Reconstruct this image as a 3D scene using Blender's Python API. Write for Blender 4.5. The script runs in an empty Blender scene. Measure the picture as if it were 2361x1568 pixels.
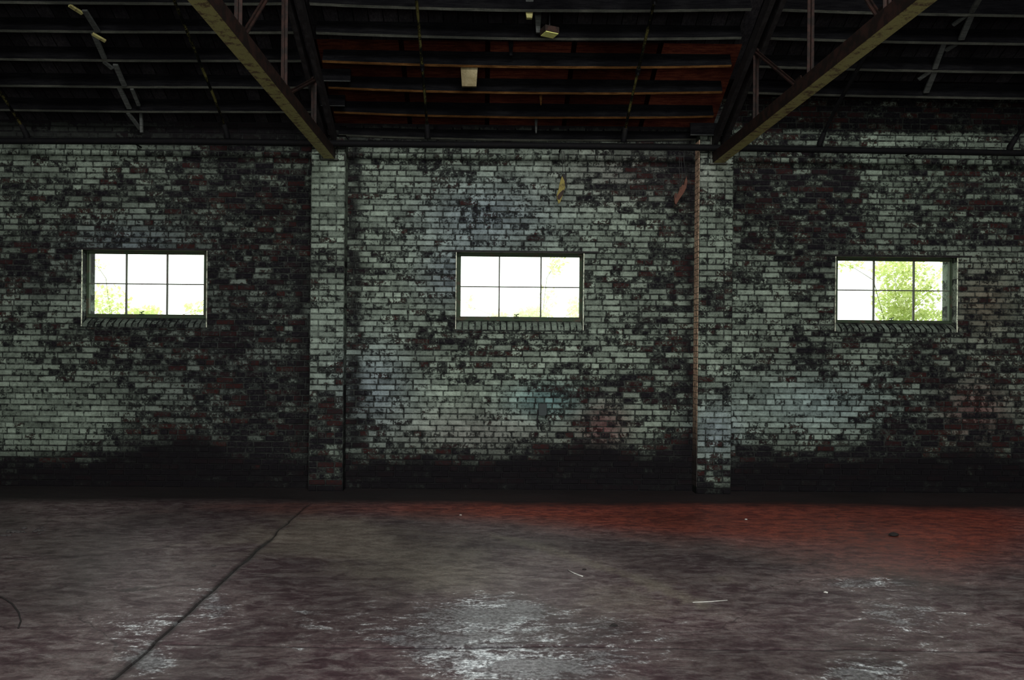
import bpy, bmesh, math, random
from mathutils import Vector, Matrix, noise as mnoise
random.seed(7)
C = bpy.context.scene.collection
sc = bpy.context.scene
R = random.Random(11)

# ------------------------------------------------------------------ camera
F = 1970.0; W = 2361.0; H = 1568.0
D = 10.0; CH = 1.72
cd = bpy.data.cameras.new('camera'); cam = bpy.data.objects.new('camera', cd); C.objects.link(cam)
cam.location = (0, -D, CH)
ROLL = math.radians(0.52); YAW = math.radians(-0.5)
cam.matrix_world = Matrix.Translation((0, -D, CH)) @ Matrix.Rotation(YAW, 4, 'Z') @ Matrix.Rotation(math.radians(90), 4, 'X') @ Matrix.Rotation(ROLL, 4, 'Z')
cd.sensor_width = 36.0; cd.lens = 36.0 * F / W
cd.shift_x = 45.0 / W; cd.shift_y = 6.0 / W
cd.clip_start = 0.05; cd.clip_end = 300
sc.camera = cam
CMX = cam.matrix_world.to_3x3()
PPX = W / 2 - 45.0; PPY = H / 2 + 6.0
CO = Vector((0, -D, CH))
def ray(px, py): return CMX @ Vector(((px - PPX) / F, -(py - PPY) / F, -1.0))
def atY(px, py, Y=0.0):
    d = ray(px, py); t = (Y - CO.y) / d.y; return CO + d * t
def atX(px, py, X):
    d = ray(px, py); t = (X - CO.x) / d.x; return CO + d * t
def atZ(px, py, Z=0.0):
    d = ray(px, py); t = (Z - CO.z) / d.z; return CO + d * t
CMI = cam.matrix_world.inverted()
def proj(p):
    q = CMI @ Vector(p); return (PPX + F * q.x / -q.z, PPY - F * q.y / -q.z)

# ------------------------------------------------------------------ materials
def newmat(name):
    m = bpy.data.materials.new(name); m.use_nodes = True
    nt = m.node_tree; b = nt.nodes['Principled BSDF']; return m, nt, b
class N:
    def __init__(s, nt): s.nt = nt
    def node(s, t, **k):
        n = s.nt.nodes.new(t)
        for a, v in k.items(): setattr(n, a, v)
        return n
    def put(s, sock, v):
        if isinstance(v, bpy.types.NodeSocket): s.nt.links.new(v, sock)
        else: sock.default_value = v
    def math(s, op, a, b=0.0, c=0.0, clamp=False):
        n = s.node('ShaderNodeMath', operation=op, use_clamp=clamp)
        s.put(n.inputs[0], a); s.put(n.inputs[1], b); s.put(n.inputs[2], c); return n.outputs[0]
    def noise(s, scale, detail=4, rough=.55, vec=None, dist=0.0):
        n = s.node('ShaderNodeTexNoise'); n.inputs['Scale'].default_value = scale
        n.inputs['Detail'].default_value = detail; n.inputs['Roughness'].default_value = rough
        n.inputs['Distortion'].default_value = dist
        if vec is not None: s.nt.links.new(vec, n.inputs['Vector'])
        return n.outputs['Fac']
    def step(s, v, a, b, o0=0.0, o1=1.0):
        n = s.node('ShaderNodeMapRange', interpolation_type='SMOOTHSTEP')
        s.put(n.inputs['Value'], v); n.inputs['From Min'].default_value = a; n.inputs['From Max'].default_value = b
        n.inputs['To Min'].default_value = o0; n.inputs['To Max'].default_value = o1
        return n.outputs['Result']
    def mix(s, f, a, b, mode='MIX'):
        n = s.node('ShaderNodeMix', data_type='RGBA', blend_type=mode)
        s.put(n.inputs['Factor'], f)
        for sock, v in ((n.inputs[6], a), (n.inputs[7], b)):
            if isinstance(v, bpy.types.NodeSocket): s.nt.links.new(v, sock)
            else: sock.default_value = (*v, 1) if len(v) == 3 else v
        return n.outputs[2]
    def attr(s, name, out='Fac'):
        n = s.node('ShaderNodeAttribute', attribute_name=name); return n.outputs[out]
    def scale(s, col, f):
        n = s.node('ShaderNodeVectorMath', operation='SCALE'); s.put(n.inputs[0], col); s.put(n.inputs['Scale'], f); return n.outputs[0]
    def bump(s, h, strength, dist, b):
        n = s.node('ShaderNodeBump'); n.inputs['Strength'].default_value = strength; n.inputs['Distance'].default_value = dist
        s.put(n.inputs['Height'], h); s.nt.links.new(n.outputs[0], b.inputs['Normal'])
    def pos(s, sx=1, sy=1, sz=1, rot=(0, 0, 0)):
        tc = s.node('ShaderNodeTexCoord'); m = s.node('ShaderNodeMapping'); s.nt.links.new(tc.outputs['Object'], m.inputs['Vector'])
        m.inputs['Scale'].default_value = (sx, sy, sz); m.inputs['Rotation'].default_value = rot; return m.outputs[0]

def brick_material():
    m, nt, b = newmat('peeling_painted_brick'); n = N(nt)
    v = n.pos()
    cov = n.attr('cov'); rnd = n.attr('rnd'); tint = n.attr('tint', 'Color'); r2 = n.attr('rnd2'); mort = n.attr('mort'); darken = n.attr('darken')
    nL = n.noise(1.6, 4, .6, v); nM = n.noise(13, 6, .62, v, .3); nF = n.noise(48, 5, .7, v); nS = n.noise(120, 3, .6, v)
    a = n.math('MULTIPLY_ADD', n.math('SUBTRACT', nM, .5), 2.0, cov)
    a = n.math('MULTIPLY_ADD', n.math('SUBTRACT', nF, .5), 1.5, a)
    a = n.math('MULTIPLY_ADD', n.math('SUBTRACT', rnd, .5), .7, a)
    a = n.math('MULTIPLY_ADD', n.math('SUBTRACT', nL, .5), .5, a)
    am = n.math('SUBTRACT', a, n.math('MULTIPLY', mort, .32))
    paint = n.step(am, .47, .55)
    film = n.step(am, .10, .46)
    # bare brick
    bare = n.mix(n.step(r2, .45, .95), (.0065, .0058, .0085), (.034, .010, .009))
    bare = n.mix(n.step(nF, .42, .62), bare, (.016, .014, .016))
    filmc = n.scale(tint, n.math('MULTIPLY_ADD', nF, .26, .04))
    base = n.mix(n.math('MULTIPLY', film, .7), bare, filmc)
    mortc = n.mix(n.step(nM, .4, .6), (.011, .013, .012), (.045, .050, .046))
    base = n.mix(n.math('MULTIPLY', mort, .75), base, mortc)
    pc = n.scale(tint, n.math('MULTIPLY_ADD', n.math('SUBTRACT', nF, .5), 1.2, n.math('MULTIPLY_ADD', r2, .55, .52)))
    pc = n.scale(pc, n.step(nL, .3, .65, .7, 1.1))
    pc = n.scale(pc, n.step(cov, .1, .95, .50, 1.0))
    pc = n.scale(pc, n.step(nM, .30, .62, .62, 1.08))
    pc = n.scale(pc, n.step(nS, .33, .45, .45, 1.0))
    pc = n.mix(n.math('MULTIPLY', mort, n.step(nM, .35, .6, .92, .55)), pc, (.020, .026, .024))
    col = n.mix(paint, base, pc)
    sm = n.step(n.math('MULTIPLY_ADD', n.math('SUBTRACT', nM, .5), .9, darken), .35, .80, 0, .90)
    col = n.mix(sm, col, (.0062, .0052, .0068))
    nt.links.new(col, b.inputs['Base Color'])
    b.inputs['Roughness'].default_value = .82; b.inputs['Specular IOR Level'].default_value = .10
    n.bump(n.math('MULTIPLY_ADD', paint, .5, nF), .7, .004, b)
    return m

def wood_material(name, c1, c2, rough=.8, seams=None, scale=(1, 8, 8), axis='X', stainc=None):
    m, nt, b = newmat(name); n = N(nt)
    g = n.noise(6, 6, .65, n.pos(*scale), .4)
    big = n.noise(1.3, 3, .6, n.pos())
    fin = n.noise(60, 3, .6, n.pos())
    c = n.mix(n.step(g, .35, .65), c1, c2)
    c = n.mix(n.step(big, .42, .62, 0, .6), c, tuple(x * .45 for x in c1))
    c = n.scale(c, n.math('MULTIPLY_ADD', fin, .8, .6))
    if seams:
        sep = n.node('ShaderNodeSeparateXYZ'); nt.links.new(n.pos(), sep.inputs[0])
        q = n.math('DIVIDE', sep.outputs[axis], seams)
        fr = n.math('FRACT', q); idf = n.math('FLOOR', q)
        wn = n.node('ShaderNodeTexWhiteNoise', noise_dimensions='1D'); nt.links.new(idf, wn.inputs['W'])
        c = n.scale(c, n.math('MULTIPLY_ADD', wn.outputs['Value'], .9, .55))
        sm = n.math('LESS_THAN', n.math('ABSOLUTE', n.math('SUBTRACT', fr, .5)), .47)
        c = n.mix(sm, tuple(x * .12 for x in c1), c)
    nt.links.new(c, b.inputs['Base Color']); b.inputs['Roughness'].default_value = rough
    b.inputs['Specular IOR Level'].default_value = 0.0
    n.bump(g, .3, .004, b)
    return m

def worn_metal(name, paintc, rustc, amt=.5, rough=.6, metal=0.0, scale=14):
    m, nt, b = newmat(name); n = N(nt)
    a = n.noise(scale, 6, .65, n.pos()); f = n.noise(90, 3, .6, n.pos())
    k = n.step(n.math('MULTIPLY_ADD', n.math('SUBTRACT', f, .5), .5, a), amt - .07, amt + .05)
    c = n.mix(k, paintc, rustc); c = n.scale(c, n.math('MULTIPLY_ADD', f, .9, .55))
    nt.links.new(c, b.inputs['Base Color']); b.inputs['Roughness'].default_value = rough; b.inputs['Metallic'].default_value = metal; b.inputs['Specular IOR Level'].default_value = .15
    n.bump(a, .3, .002, b)
    return m

def floor_material():
    m, nt, b = newmat('mottled_concrete_floor'); n = N(nt)
    v = n.pos()
    red = n.attr('red'); pale = n.attr('pale'); darken = n.attr('darken'); beige = n.attr('beige'); crack = n.attr('crack')
    nB = n.noise(.55, 4, .6, v, .4); nM = n.noise(1.9, 7, .66, n.pos(.8, 1.2, 1), .8); nF = n.noise(8, 9, .74, n.pos(.8, 1.6, 1), .6)
    nX = n.noise(38, 5, .7, v); nG = n.noise(140, 2, .6, v)
    base = n.mix(n.step(nM, .40, .60), (.058, .032, .038), (.125, .092, .092))
    base = n.mix(n.step(nF, .45, .68, 0, .8), base, (.21, .185, .180))
    base = n.mix(n.step(nF, .50, .36, 0, .7), base, (.034, .016, .021))
    bm = n.step(n.math('MULTIPLY_ADD', n.math('SUBTRACT', nM, .5), 1.4, beige), .25, .85, 0, .85)
    base = n.mix(bm, base, n.mix(n.step(nF, .4, .6), (.130, .106, .088), (.215, .188, .155)))
    rm = n.step(n.math('MULTIPLY_ADD', n.math('SUBTRACT', nM, .5), .9, red), .12, .95, 0, 1)
    redc = n.mix(n.step(nF, .38, .62), (.085, .016, .015), (.27, .060, .036))
    base = n.mix(rm, base, redc)
    # pale patchy wear, with window reflections painted into the colour
    pm = n.math('MULTIPLY_ADD', n.math('SUBTRACT', nF, .5), 2.3, pale)
    pm = n.math('MULTIPLY_ADD', n.math('SUBTRACT', nM, .5), 1.3, pm)
    pm = n.math('MULTIPLY_ADD', n.math('SUBTRACT', nX, .5), .9, pm)
    pmk = n.step(pm, .60, .98)
    base = n.mix(n.math('MULTIPLY', pmk, .92), base, n.mix(n.step(nX, .4, .62), (.30, .33, .35), (.80, .85, .87)))
    dk = n.step(n.math('MULTIPLY_ADD', pale, .16, nM), .60, .66)
    base = n.mix(n.math('MULTIPLY', n.math('MULTIPLY', dk, n.step(pale, .2, .6)), .75), base, (.042, .022, .028))
    sm = n.step(n.math('MULTIPLY_ADD', n.math('SUBTRACT', nB, .5), .5, n.math('MULTIPLY_ADD', n.math('SUBTRACT', nM, .5), .35, darken)), .25, .85, 0, .97)
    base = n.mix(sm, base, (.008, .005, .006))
    base = n.scale(base, n.math('MULTIPLY_ADD', nG, .9, .55))
    base = n.scale(base, n.math('MULTIPLY_ADD', nX, 1.8, .1))
    base = n.scale(base, n.step(nB, .36, .62, .62, 1.12))
    base = n.mix(crack, base, (.008, .006, .007))
    # thin wandering hairline cracks
    vo = n.node('ShaderNodeTexVoronoi', feature='DISTANCE_TO_EDGE'); vo.inputs['Scale'].default_value = .42
    dn = n.node('ShaderNodeTexNoise'); dn.inputs['Scale'].default_value = 2.5; dn.inputs['Detail'].default_value = 5
    nt.links.new(v, dn.inputs['Vector'])
    ad = n.node('ShaderNodeVectorMath', operation='MULTIPLY_ADD'); nt.links.new(dn.outputs['Color'], ad.inputs[0]); ad.inputs[1].default_value = (.5, .5, .5); nt.links.new(v, ad.inputs[2])
    nt.links.new(ad.outputs[0], vo.inputs['Vector'])
    hc = n.math('MULTIPLY', n.step(vo.outputs['Distance'], .006, .001), n.step(nB, .45, .55, 0, .55))
    base = n.mix(hc, base, (.018, .011, .013))
    nt.links.new(base, b.inputs['Base Color'])
    rg = n.math('MULTIPLY_ADD', nM, -.3, .58); rg = n.math('SUBTRACT', rg, n.math('MULTIPLY', pmk, .10)); rg = n.math('ADD', rg, n.math('MULTIPLY', darken, .3), clamp=True)
    nt.links.new(rg, b.inputs['Roughness']); b.inputs['Specular IOR Level'].default_value = .45
    n.bump(n.math('ADD', nF, n.math('MULTIPLY', nX, .4)), .35, .008, b)
    return m

def plain(name, c, rough=.7, metal=0):
    m, nt, b = newmat(name); n = N(nt)
    f = n.noise(30, 5, .6, n.pos()); cc = n.scale(n.mix(0.0, c, c), n.math('MULTIPLY_ADD', f, 1.0, .5))
    nt.links.new(cc, b.inputs['Base Color']); b.inputs['Roughness'].default_value = rough; b.inputs['Metallic'].default_value = metal
    return m

M = {}
M['brick'] = brick_material()
M['floor'] = floor_material()
M['deck'] = wood_material('dark_roof_boards', (.014, .013, .015), (.026, .024, .026), seams=.15, scale=(8, 1, 8))
M['deck_red'] = wood_material('red_brown_roof_boards', (.040, .010, .008), (.095, .028, .015), scale=(1, 8, 8), seams=.9)
M['joist'] = wood_material('lit_grey_joist', (.07, .075, .065), (.13, .135, .115))  # underside colour carries the light that the joist edges catch
M['joist_side'] = wood_material('shaded_joist_side', (.005, .005, .006), (.010, .010, .011))  # shade on the joist sides put into a darker copy
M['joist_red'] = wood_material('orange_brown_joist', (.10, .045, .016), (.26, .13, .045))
M['strut'] = wood_material('grey_strut_wood', (.055, .060, .058), (.10, .105, .10))
M['olive'] = worn_metal('flaking_olive_paint', (.34, .32, .13), (.12, .075, .045), .58)
M['redsteel'] = worn_metal('red_oxide_steel', (.034, .017, .014), (.014, .010, .009), .5)
M['dksteel'] = worn_metal('dark_dusty_steel', (.022, .020, .021), (.012, .010, .011), .5)
M['pipe'] = worn_metal('black_iron_pipe', (.003, .003, .004), (.008, .007, .006), .62, .75)
M['branch'] = worn_metal('old_brass_coated_pipe', (.26, .23, .08), (.008, .008, .008), .47, .30, .8, 4)
M['frame'] = worn_metal('green_window_steel', (.040, .060, .036), (.07, .05, .035), .6)
M['muntin'] = worn_metal('muntin_steel', (.10, .105, .085), (.08, .06, .05), .6)
M['paleboard'] = wood_material('pale_water_stained_board', (.21, .17, .09), (.36, .31, .19), scale=(1, 1, 1))
M['yellow'] = worn_metal('faded_yellow_paint', (.24, .20, .055), (.075, .058, .022), .56)
M['rustboard'] = worn_metal('rust_red_plate', (.11, .045, .030), (.05, .022, .018), .56)
M['cord'] = plain('black_cord', (.006, .006, .008), .7)
M['box'] = plain('dark_grey_painted_steel', (.012, .022, .024), .6)
M['lampbody'] = worn_metal('lamp_housing_brown', (.045, .025, .02), (.02, .015, .013), .5)
M['lens'] = plain('yellow_lit_lens', (.90, .92, .30), .5)  # yellow bounce light on the underside put into the lens colour
M['straw'] = plain('bleached_scrap', (.55, .55, .52), .6)
M['crumb'] = plain('concrete_crumb', (.05, .045, .045), .9)
M['darkcrumb'] = plain('dark_leaf_scrap', (.015, .012, .012), .9)
M['plain_wall'] = plain('plain_dark_wall', (.09, .09, .085), .9)
m, nt, b = newmat('bark'); b.inputs['Base Color'].default_value = (.34, .36, .18, 1); M['bark'] = m
m, nt, b = newmat('sunlit_leaf'); n = N(nt)
lr = n.attr('lr'); c = n.mix(lr, (.66, .76, .30), (.93, .94, .62))
nt.links.new(c, b.inputs['Base Color']); b.inputs['Roughness'].default_value = .6
tr = n.node('ShaderNodeBsdfTranslucent'); nt.links.new(c, tr.inputs['Color']); mx = n.node('ShaderNodeMixShader'); mx.inputs[0].default_value = .5
nt.links.new(b.outputs[0], mx.inputs[1]); nt.links.new(tr.outputs[0], mx.inputs[2]); nt.links.new(mx.outputs[0], nt.nodes['Material Output'].inputs[0]); M['leaf'] = m; mx.inputs[0].default_value = .62
m, nt, b = newmat('dusty_window_glass'); n = N(nt)
t = n.node('ShaderNodeBsdfTransparent'); t.inputs[0].default_value = (.97, .98, .96, 1); g = n.node('ShaderNodeBsdfGlossy'); g.inputs['Roughness'].default_value = .1
mx = n.node('ShaderNodeMixShader'); mx.inputs[0].default_value = .05
nt.links.new(t.outputs[0], mx.inputs[1]); nt.links.new(g.outputs[0], mx.inputs[2]); nt.links.new(mx.outputs[0], nt.nodes['Material Output'].inputs[0]); M['glass'] = m
m, nt, b = newmat('grass_ground'); n = N(nt); f = n.noise(3, 6, .6, n.pos()); c = n.mix(f, (.08, .14, .03), (.2, .28, .07)); nt.links.new(c, b.inputs['Base Color']); M['grass'] = m

# ------------------------------------------------------------------ mesh helpers
class MB:
    def __init__(s): s.v = []; s.f = []; s.mi = []; s.att = {}
    def quad(s, a, b, c, d, mi=0):
        k = len(s.v); s.v += [tuple(a), tuple(b), tuple(c), tuple(d)]; s.f.append((k, k+1, k+2, k+3)); s.mi.append(mi)
    def box(s, lo, hi, mi=0, mat=None, mib=None):
        x0, y0, z0 = lo; x1, y1, z1 = hi; k = len(s.v)
        P = [Vector(p) for p in ((x0,y0,z0),(x1,y0,z0),(x1,y1,z0),(x0,y1,z0),(x0,y0,z1),(x1,y0,z1),(x1,y1,z1),(x0,y1,z1))]
        if mat is not None: P = [mat @ p for p in P]
        s.v += [tuple(p) for p in P]
        fs = [(0,3,2,1),(4,5,6,7),(0,1,5,4),(1,2,6,5),(2,3,7,6),(3,0,4,7)]
        for j, f in enumerate(fs):
            s.f.append(tuple(k+i for i in f)); s.mi.append(mib if (mib is not None and j == 0) else mi)
    def bar(s, p0, p1, w, h, mi=0, mib=None, up=Vector((0,0,1))):
        """box beam p0->p1 (centre line), w across, h in the up direction"""
        p0 = Vector(p0); p1 = Vector(p1); d = (p1-p0); L = d.length; d.normalize()
        sx = d.cross(up); sx.normalize(); uz = sx.cross(d)
        mat = Matrix((( d.x, -sx.x, uz.x, p0.x),(d.y, -sx.y, uz.y, p0.y),(d.z, -sx.z, uz.z, p0.z),(0,0,0,1)))
        s.box((0,-w/2,-h/2),(L,w/2,h/2), mi, mat, mib)
    def tube(s, pts, r, n=10, mi=0, caps=True):
        pts = [Vector(p) for p in pts]; k0 = len(s.v); rs = r if isinstance(r, (list, tuple)) else [r]*len(pts)
        prev = None
        for i, p in enumerate(pts):
            d = (pts[min(i+1, len(pts)-1)] - pts[max(i-1, 0)]).normalized()
            a = prev if prev is not None else (Vector((0,0,1)) if abs(d.z) < .9 else Vector((1,0,0)))
            a = (a - d*a.dot(d)).normalized(); prev = a; bb = d.cross(a)
            for j in range(n):
                t = 2*math.pi*j/n; s.v.append(tuple(p + (a*math.cos(t) + bb*math.sin(t))*rs[i]))
        for i in range(len(pts)-1):
            for j in range(n):
                s.f.append((k0+i*n+j, k0+i*n+(j+1)%n, k0+(i+1)*n+(j+1)%n, k0+(i+1)*n+j)); s.mi.append(mi)
        if caps:
            s.f.append(tuple(k0+j for j in range(n))[::-1]); s.mi.append(mi)
            s.f.append(tuple(k0+(len(pts)-1)*n+j for j in range(n))); s.mi.append(mi)
    def prism(s, pts, ext, mi=0):
        """pts polygon (3D), extruded by vector ext"""
        k = len(s.v); n = len(pts); e = Vector(ext)
        s.v += [tuple(p) for p in pts] + [tuple(Vector(p)+e) for p in pts]
        s.f.append(tuple(range(k, k+n))); s.mi.append(mi); s.f.append(tuple(range(k+2*n-1, k+n-1, -1))); s.mi.append(mi)
        for i in range(n):
            j = (i+1) % n; s.f.append((k+i, k+n+i, k+n+j, k+j)); s.mi.append(mi)
    def build(s, name, mats, parent=None, bevel=0, smooth=False, fix=True, origin=None):
        me = bpy.data.meshes.new(name)
        o = Vector(origin) if origin is not None else None
        vs = s.v if o is None else [tuple(Vector(p)-o) for p in s.v]
        me.from_pydata(vs, [], s.f)
        if not isinstance(mats, (list, tuple)): mats = [mats]
        for mm in mats: me.materials.append(mm)
        me.polygons.foreach_set('material_index', s.mi)
        if smooth: me.polygons.foreach_set('use_smooth', [True]*len(s.f))
        for an, vals in s.att.items():
            if an == 'tint':
                at = me.attributes.new(an, 'FLOAT_COLOR', 'POINT'); at.data.foreach_set('color', [c for v in vals for c in (*v, 1.0)])
            else:
                at = me.attributes.new(an, 'FLOAT', 'POINT'); at.data.foreach_set('value', vals)
        if fix:
            bm = bmesh.new(); bm.from_mesh(me); bmesh.ops.recalc_face_normals(bm, faces=bm.faces); bm.to_mesh(me); bm.free()
        me.update()
        ob = bpy.data.objects.new(name, me); C.objects.link(ob)
        if o is not None: ob.location = o
        if parent is not None:
            ob.parent = parent
            if parent.type == 'EMPTY' or True: ob.matrix_parent_inverse = parent.matrix_world.inverted() if False else Matrix.Translation(-Vector(root_loc(parent)))
        if bevel:
            md = ob.modifiers.new('bevel', 'BEVEL'); md.width = bevel; md.segments = 2; md.limit_method = 'ANGLE'
        return ob
def root_loc(o):
    l = Vector(o.location)
    # parents are unrotated; children of parts carry a translated inverse already
    if o.parent is not None: l = Vector(o.location)
    return l
def thing(name, label, cat, loc=(0,0,0), group=None):
    o = bpy.data.objects.new(name, None); o.empty_display_size = .1; o.location = loc; C.objects.link(o)
    o['label'] = label; o['category'] = cat
    if group: o['group'] = group
    return o
def tag(o, label, cat, group=None, kind=None):
    o['label'] = label; o['category'] = cat
    if group: o['group'] = group
    if kind: o['kind'] = kind
    return o
def struct(o): o['kind'] = 'structure'; return o

# ------------------------------------------------------------------ paint wear map of the wall, some shade painted in (0..9 = share of paint left)
WROWS = """
8877 322.655776 43.5 4677 666
6665322.657665 32.2 2255 444
"""
GR = {
350: [8,8,7,6,3,2,2,2,6,5,5,7,7,6,4,3,5,5,4,6,7,6,6,6,6],
400: [6,6,6,5,3,2,2,1,7,6,5,7,8,6,4,2,3,1,2,2,5,4,4,4,4],
450: [5,4,5,5,3,2,2,1,7,7,6,7,7,5,4,3,2,1,1,2,4,3,3,3,3],
500: [5,4,5,5,3,2,1,1,8,7,6,6,7,8,7,5,4,2,1,2,5,3,4,3,3],
550: [4,3,4,5,3,2,2,1,7,6,7,7,6,7,6,5,5,3,2,3,5,4,4,2,2],
600: [3,2,3,4,4,3,2,2,6,6,7,7,6,6,5,4,4,5,3,4,5,5,5,5,5],
650: [3,3,4,4,3,3,3,2,6,6,6,6,6,6,5,4,4,6,4,5,5,5,6,6,6],
700: [5,6,5,4,3,3,3,2,7,6,6,5,5,7,5,4,5,6,5,5,4,4,5,5,5],
750: [5,5,3,3,2,3,3,2,7,6,4,4,5,7,5,3,5,6,5,2,3,3,4,6,6],
800: [6,5,3,3,2,2,3,2,7,6,5,6,6,5,6,4,5,6,3,4,5,4,5,4,4],
850: [6,6,4,3,2,2,3,1,7,6,5,5,6,6,6,3,5,6,3,5,5,3,3,5,5],
900: [7,8,6,5,3,1,1,1,6,7,8,8,5,3,3,2,5,8,8,6,5,3,5,3,4],
950: [8,8,7,4,3,2,2,1,5,8,8,8,8,6,8,5,6,9,9,7,4,2,5,4,4],
1000:[8,8,6,3,2,2,1,1,5,7,7,7,6,4,7,4,5,7,7,4,2,1,3,3,3],
1050:[4,4,2,2,1,1,1,1,3,4,4,3,1,0,3,1,1,2,2,1,1,0,1,1,1],
1100:[1,1,0,0,0,0,1,0,0,0,0,0,0,0,0,0,0,0,0,0,0,0,0,0,0],
}
PIL = {'L': [5,9,9,9,7,4,5,8,8,8,6,4,2,1,1,1], 'R': [7,8,6,7,7,6,4,5,6,7,6,5,8,8,6,3]}  # top of the left pilaster also lowered for its shadow
YS = sorted(GR)
def lerp(a, b, t): return a + (b-a)*t
def covmap(px, py, pil=None):
    fy = min(max((py-350)/50.0, 0), 14.999); j = int(fy); ty = fy-j
    if pil: return lerp(PIL[pil][j], PIL[pil][j+1], ty)/9
    fx = min(max((px-50)/100.0, 0), 22.999); i = int(fx); tx = fx-i
    a = lerp(GR[YS[j]][i], GR[YS[j]][i+1], tx); b = lerp(GR[YS[j+1]][i], GR[YS[j+1]][i+1], tx)
    return lerp(a, b, ty)/9
def blob(px, py, cx, cy, rx, ry): return math.exp(-(((px-cx)/rx)**2 + ((py-cy)/ry)**2))
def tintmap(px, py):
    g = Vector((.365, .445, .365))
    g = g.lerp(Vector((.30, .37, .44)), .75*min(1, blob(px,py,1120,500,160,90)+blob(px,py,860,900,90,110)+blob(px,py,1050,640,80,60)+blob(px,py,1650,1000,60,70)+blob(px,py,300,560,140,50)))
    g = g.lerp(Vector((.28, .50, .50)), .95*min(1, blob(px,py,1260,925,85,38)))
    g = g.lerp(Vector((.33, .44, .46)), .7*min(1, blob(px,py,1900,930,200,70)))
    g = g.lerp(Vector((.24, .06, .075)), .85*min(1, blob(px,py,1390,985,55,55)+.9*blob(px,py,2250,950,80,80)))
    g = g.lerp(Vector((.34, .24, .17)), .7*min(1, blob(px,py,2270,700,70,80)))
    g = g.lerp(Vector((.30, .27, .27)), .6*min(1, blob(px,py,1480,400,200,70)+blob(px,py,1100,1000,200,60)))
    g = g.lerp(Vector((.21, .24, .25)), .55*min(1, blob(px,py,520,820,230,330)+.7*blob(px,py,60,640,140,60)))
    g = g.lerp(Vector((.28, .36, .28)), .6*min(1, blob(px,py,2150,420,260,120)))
    g = g*.88*(1 - .20*min(max((760-px)/300.0, 0), 1))*(1 - .12*min(max((px-2000)/360.0, 0), 1))  # paint dimmed towards both ends: light falloff put into the tint
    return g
def darkmap(px, py, z):
    # darker below an irregular line along the foot of the wall
    edge = 1062 + 22*mnoise.noise((px/170.0, 3.1, 0)) + 12*mnoise.noise((px/47.0, 8.1, 0))
    edge -= 45*blob(px, 0, 1360, 0, 150, 1) + 62*blob(px, 0, 420, 0, 110, 1) + 30*blob(px,0,2200,0,160,1) - 12*blob(px,0,1650,0,40,1)
    s = min(max((py-edge)/75.0 + .5, 0), 1)
    s = max(s, .55*min(max((py-880)/190.0, 0), 1))
    s = max(s, .8*blob(px, 0, 818, 0, 22, 1)*(py > 330), .7*blob(px, 0, 1590, 0, 26, 1), .75*blob(px, 0, 700, 0, 28, 1)*(.5 if py < 600 else 1))  # darker strips beside the pilasters
    if px < 1600: s = max(s, 1.0*min(max((336-py)/12.0, 0), 1))  # darker above the main pipe
    if py < 316: s = max(s, .2)
    return s

def wall_atts(lst, vi, p, rnd, rnd2, mort, pil=None):
    px, py = proj(p)
    lst['cov'].append(covmap(px, py, pil) if p[2] < 4.22 else .0)
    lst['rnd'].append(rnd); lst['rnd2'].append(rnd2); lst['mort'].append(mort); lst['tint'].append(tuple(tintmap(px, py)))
    lst['darken'].append(darkmap(px, py, p[2]) if not pil else min(max((py-1085)/60.0, 0), 1) if py > 345 else .6)  # pilasters darker at foot and top
CH_ = .0677; SP = .209
def add_brick(mb, x0, x1, z0, z1, yf, depth, pil=None, axis='y', rnd=None):
    """brick whose face is at yf (towards -y), tapering back to yf+depth"""
    g = .0062; ch = .0055; dy = R.uniform(-.003, .002)
    rn = R.random() if rnd is None else rnd; r2 = R.random()
    k = len(mb.v)
    j = lambda: R.uniform(-.0022, .0022)
    x0 += g; x1 -= g; z0 += g; z1 -= g
    if x1-x0 < .012 or z1 - z0 < .01: return
    outer = [(x0+j(),yf+depth,z0+j()),(x1+j(),yf+depth,z0+j()),(x1+j(),yf+depth,z1+j()),(x0+j(),yf+depth,z1+j())]
    inner = [(x0+ch+j(),yf+dy,z0+ch+j()),(x1-ch+j(),yf+dy,z0+ch+j()),(x1-ch+j(),yf+dy,z1-ch+j()),(x0+ch+j(),yf+dy,z1-ch+j())]
    mb.v += outer + inner
    mb.f.append((k+4,k+5,k+6,k+7)); mb.mi.append(0)
    for a in range(4):
        bq = (a+1) % 4; mb.f.append((k+a, k+bq, k+4+bq, k+4+a)); mb.mi.append(0)
    for p in outer: wall_atts(mb.att, 0, p, rn, r2, 0, pil)
    for p in inner: wall_atts(mb.att, 0, p, rn, r2, 0, pil)
def matt(mb, p, mort=1, rnd=.5, pil=None): mb.v.append(tuple(p)); wall_atts(mb.att, 0, p, rnd, .3, mort, pil)
def mquad(mb, pts, mort=1, rnd=.5, pil=None):
    k = len(mb.v)
    for p in pts: matt(mb, p, mort, rnd, pil)
    mb.f.append((k,k+1,k+2,k+3)); mb.mi.append(0)
def newwall():
    mb = MB(); mb.att = {k: [] for k in ('cov','rnd','rnd2','mort','tint','darken')}; return mb

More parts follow.
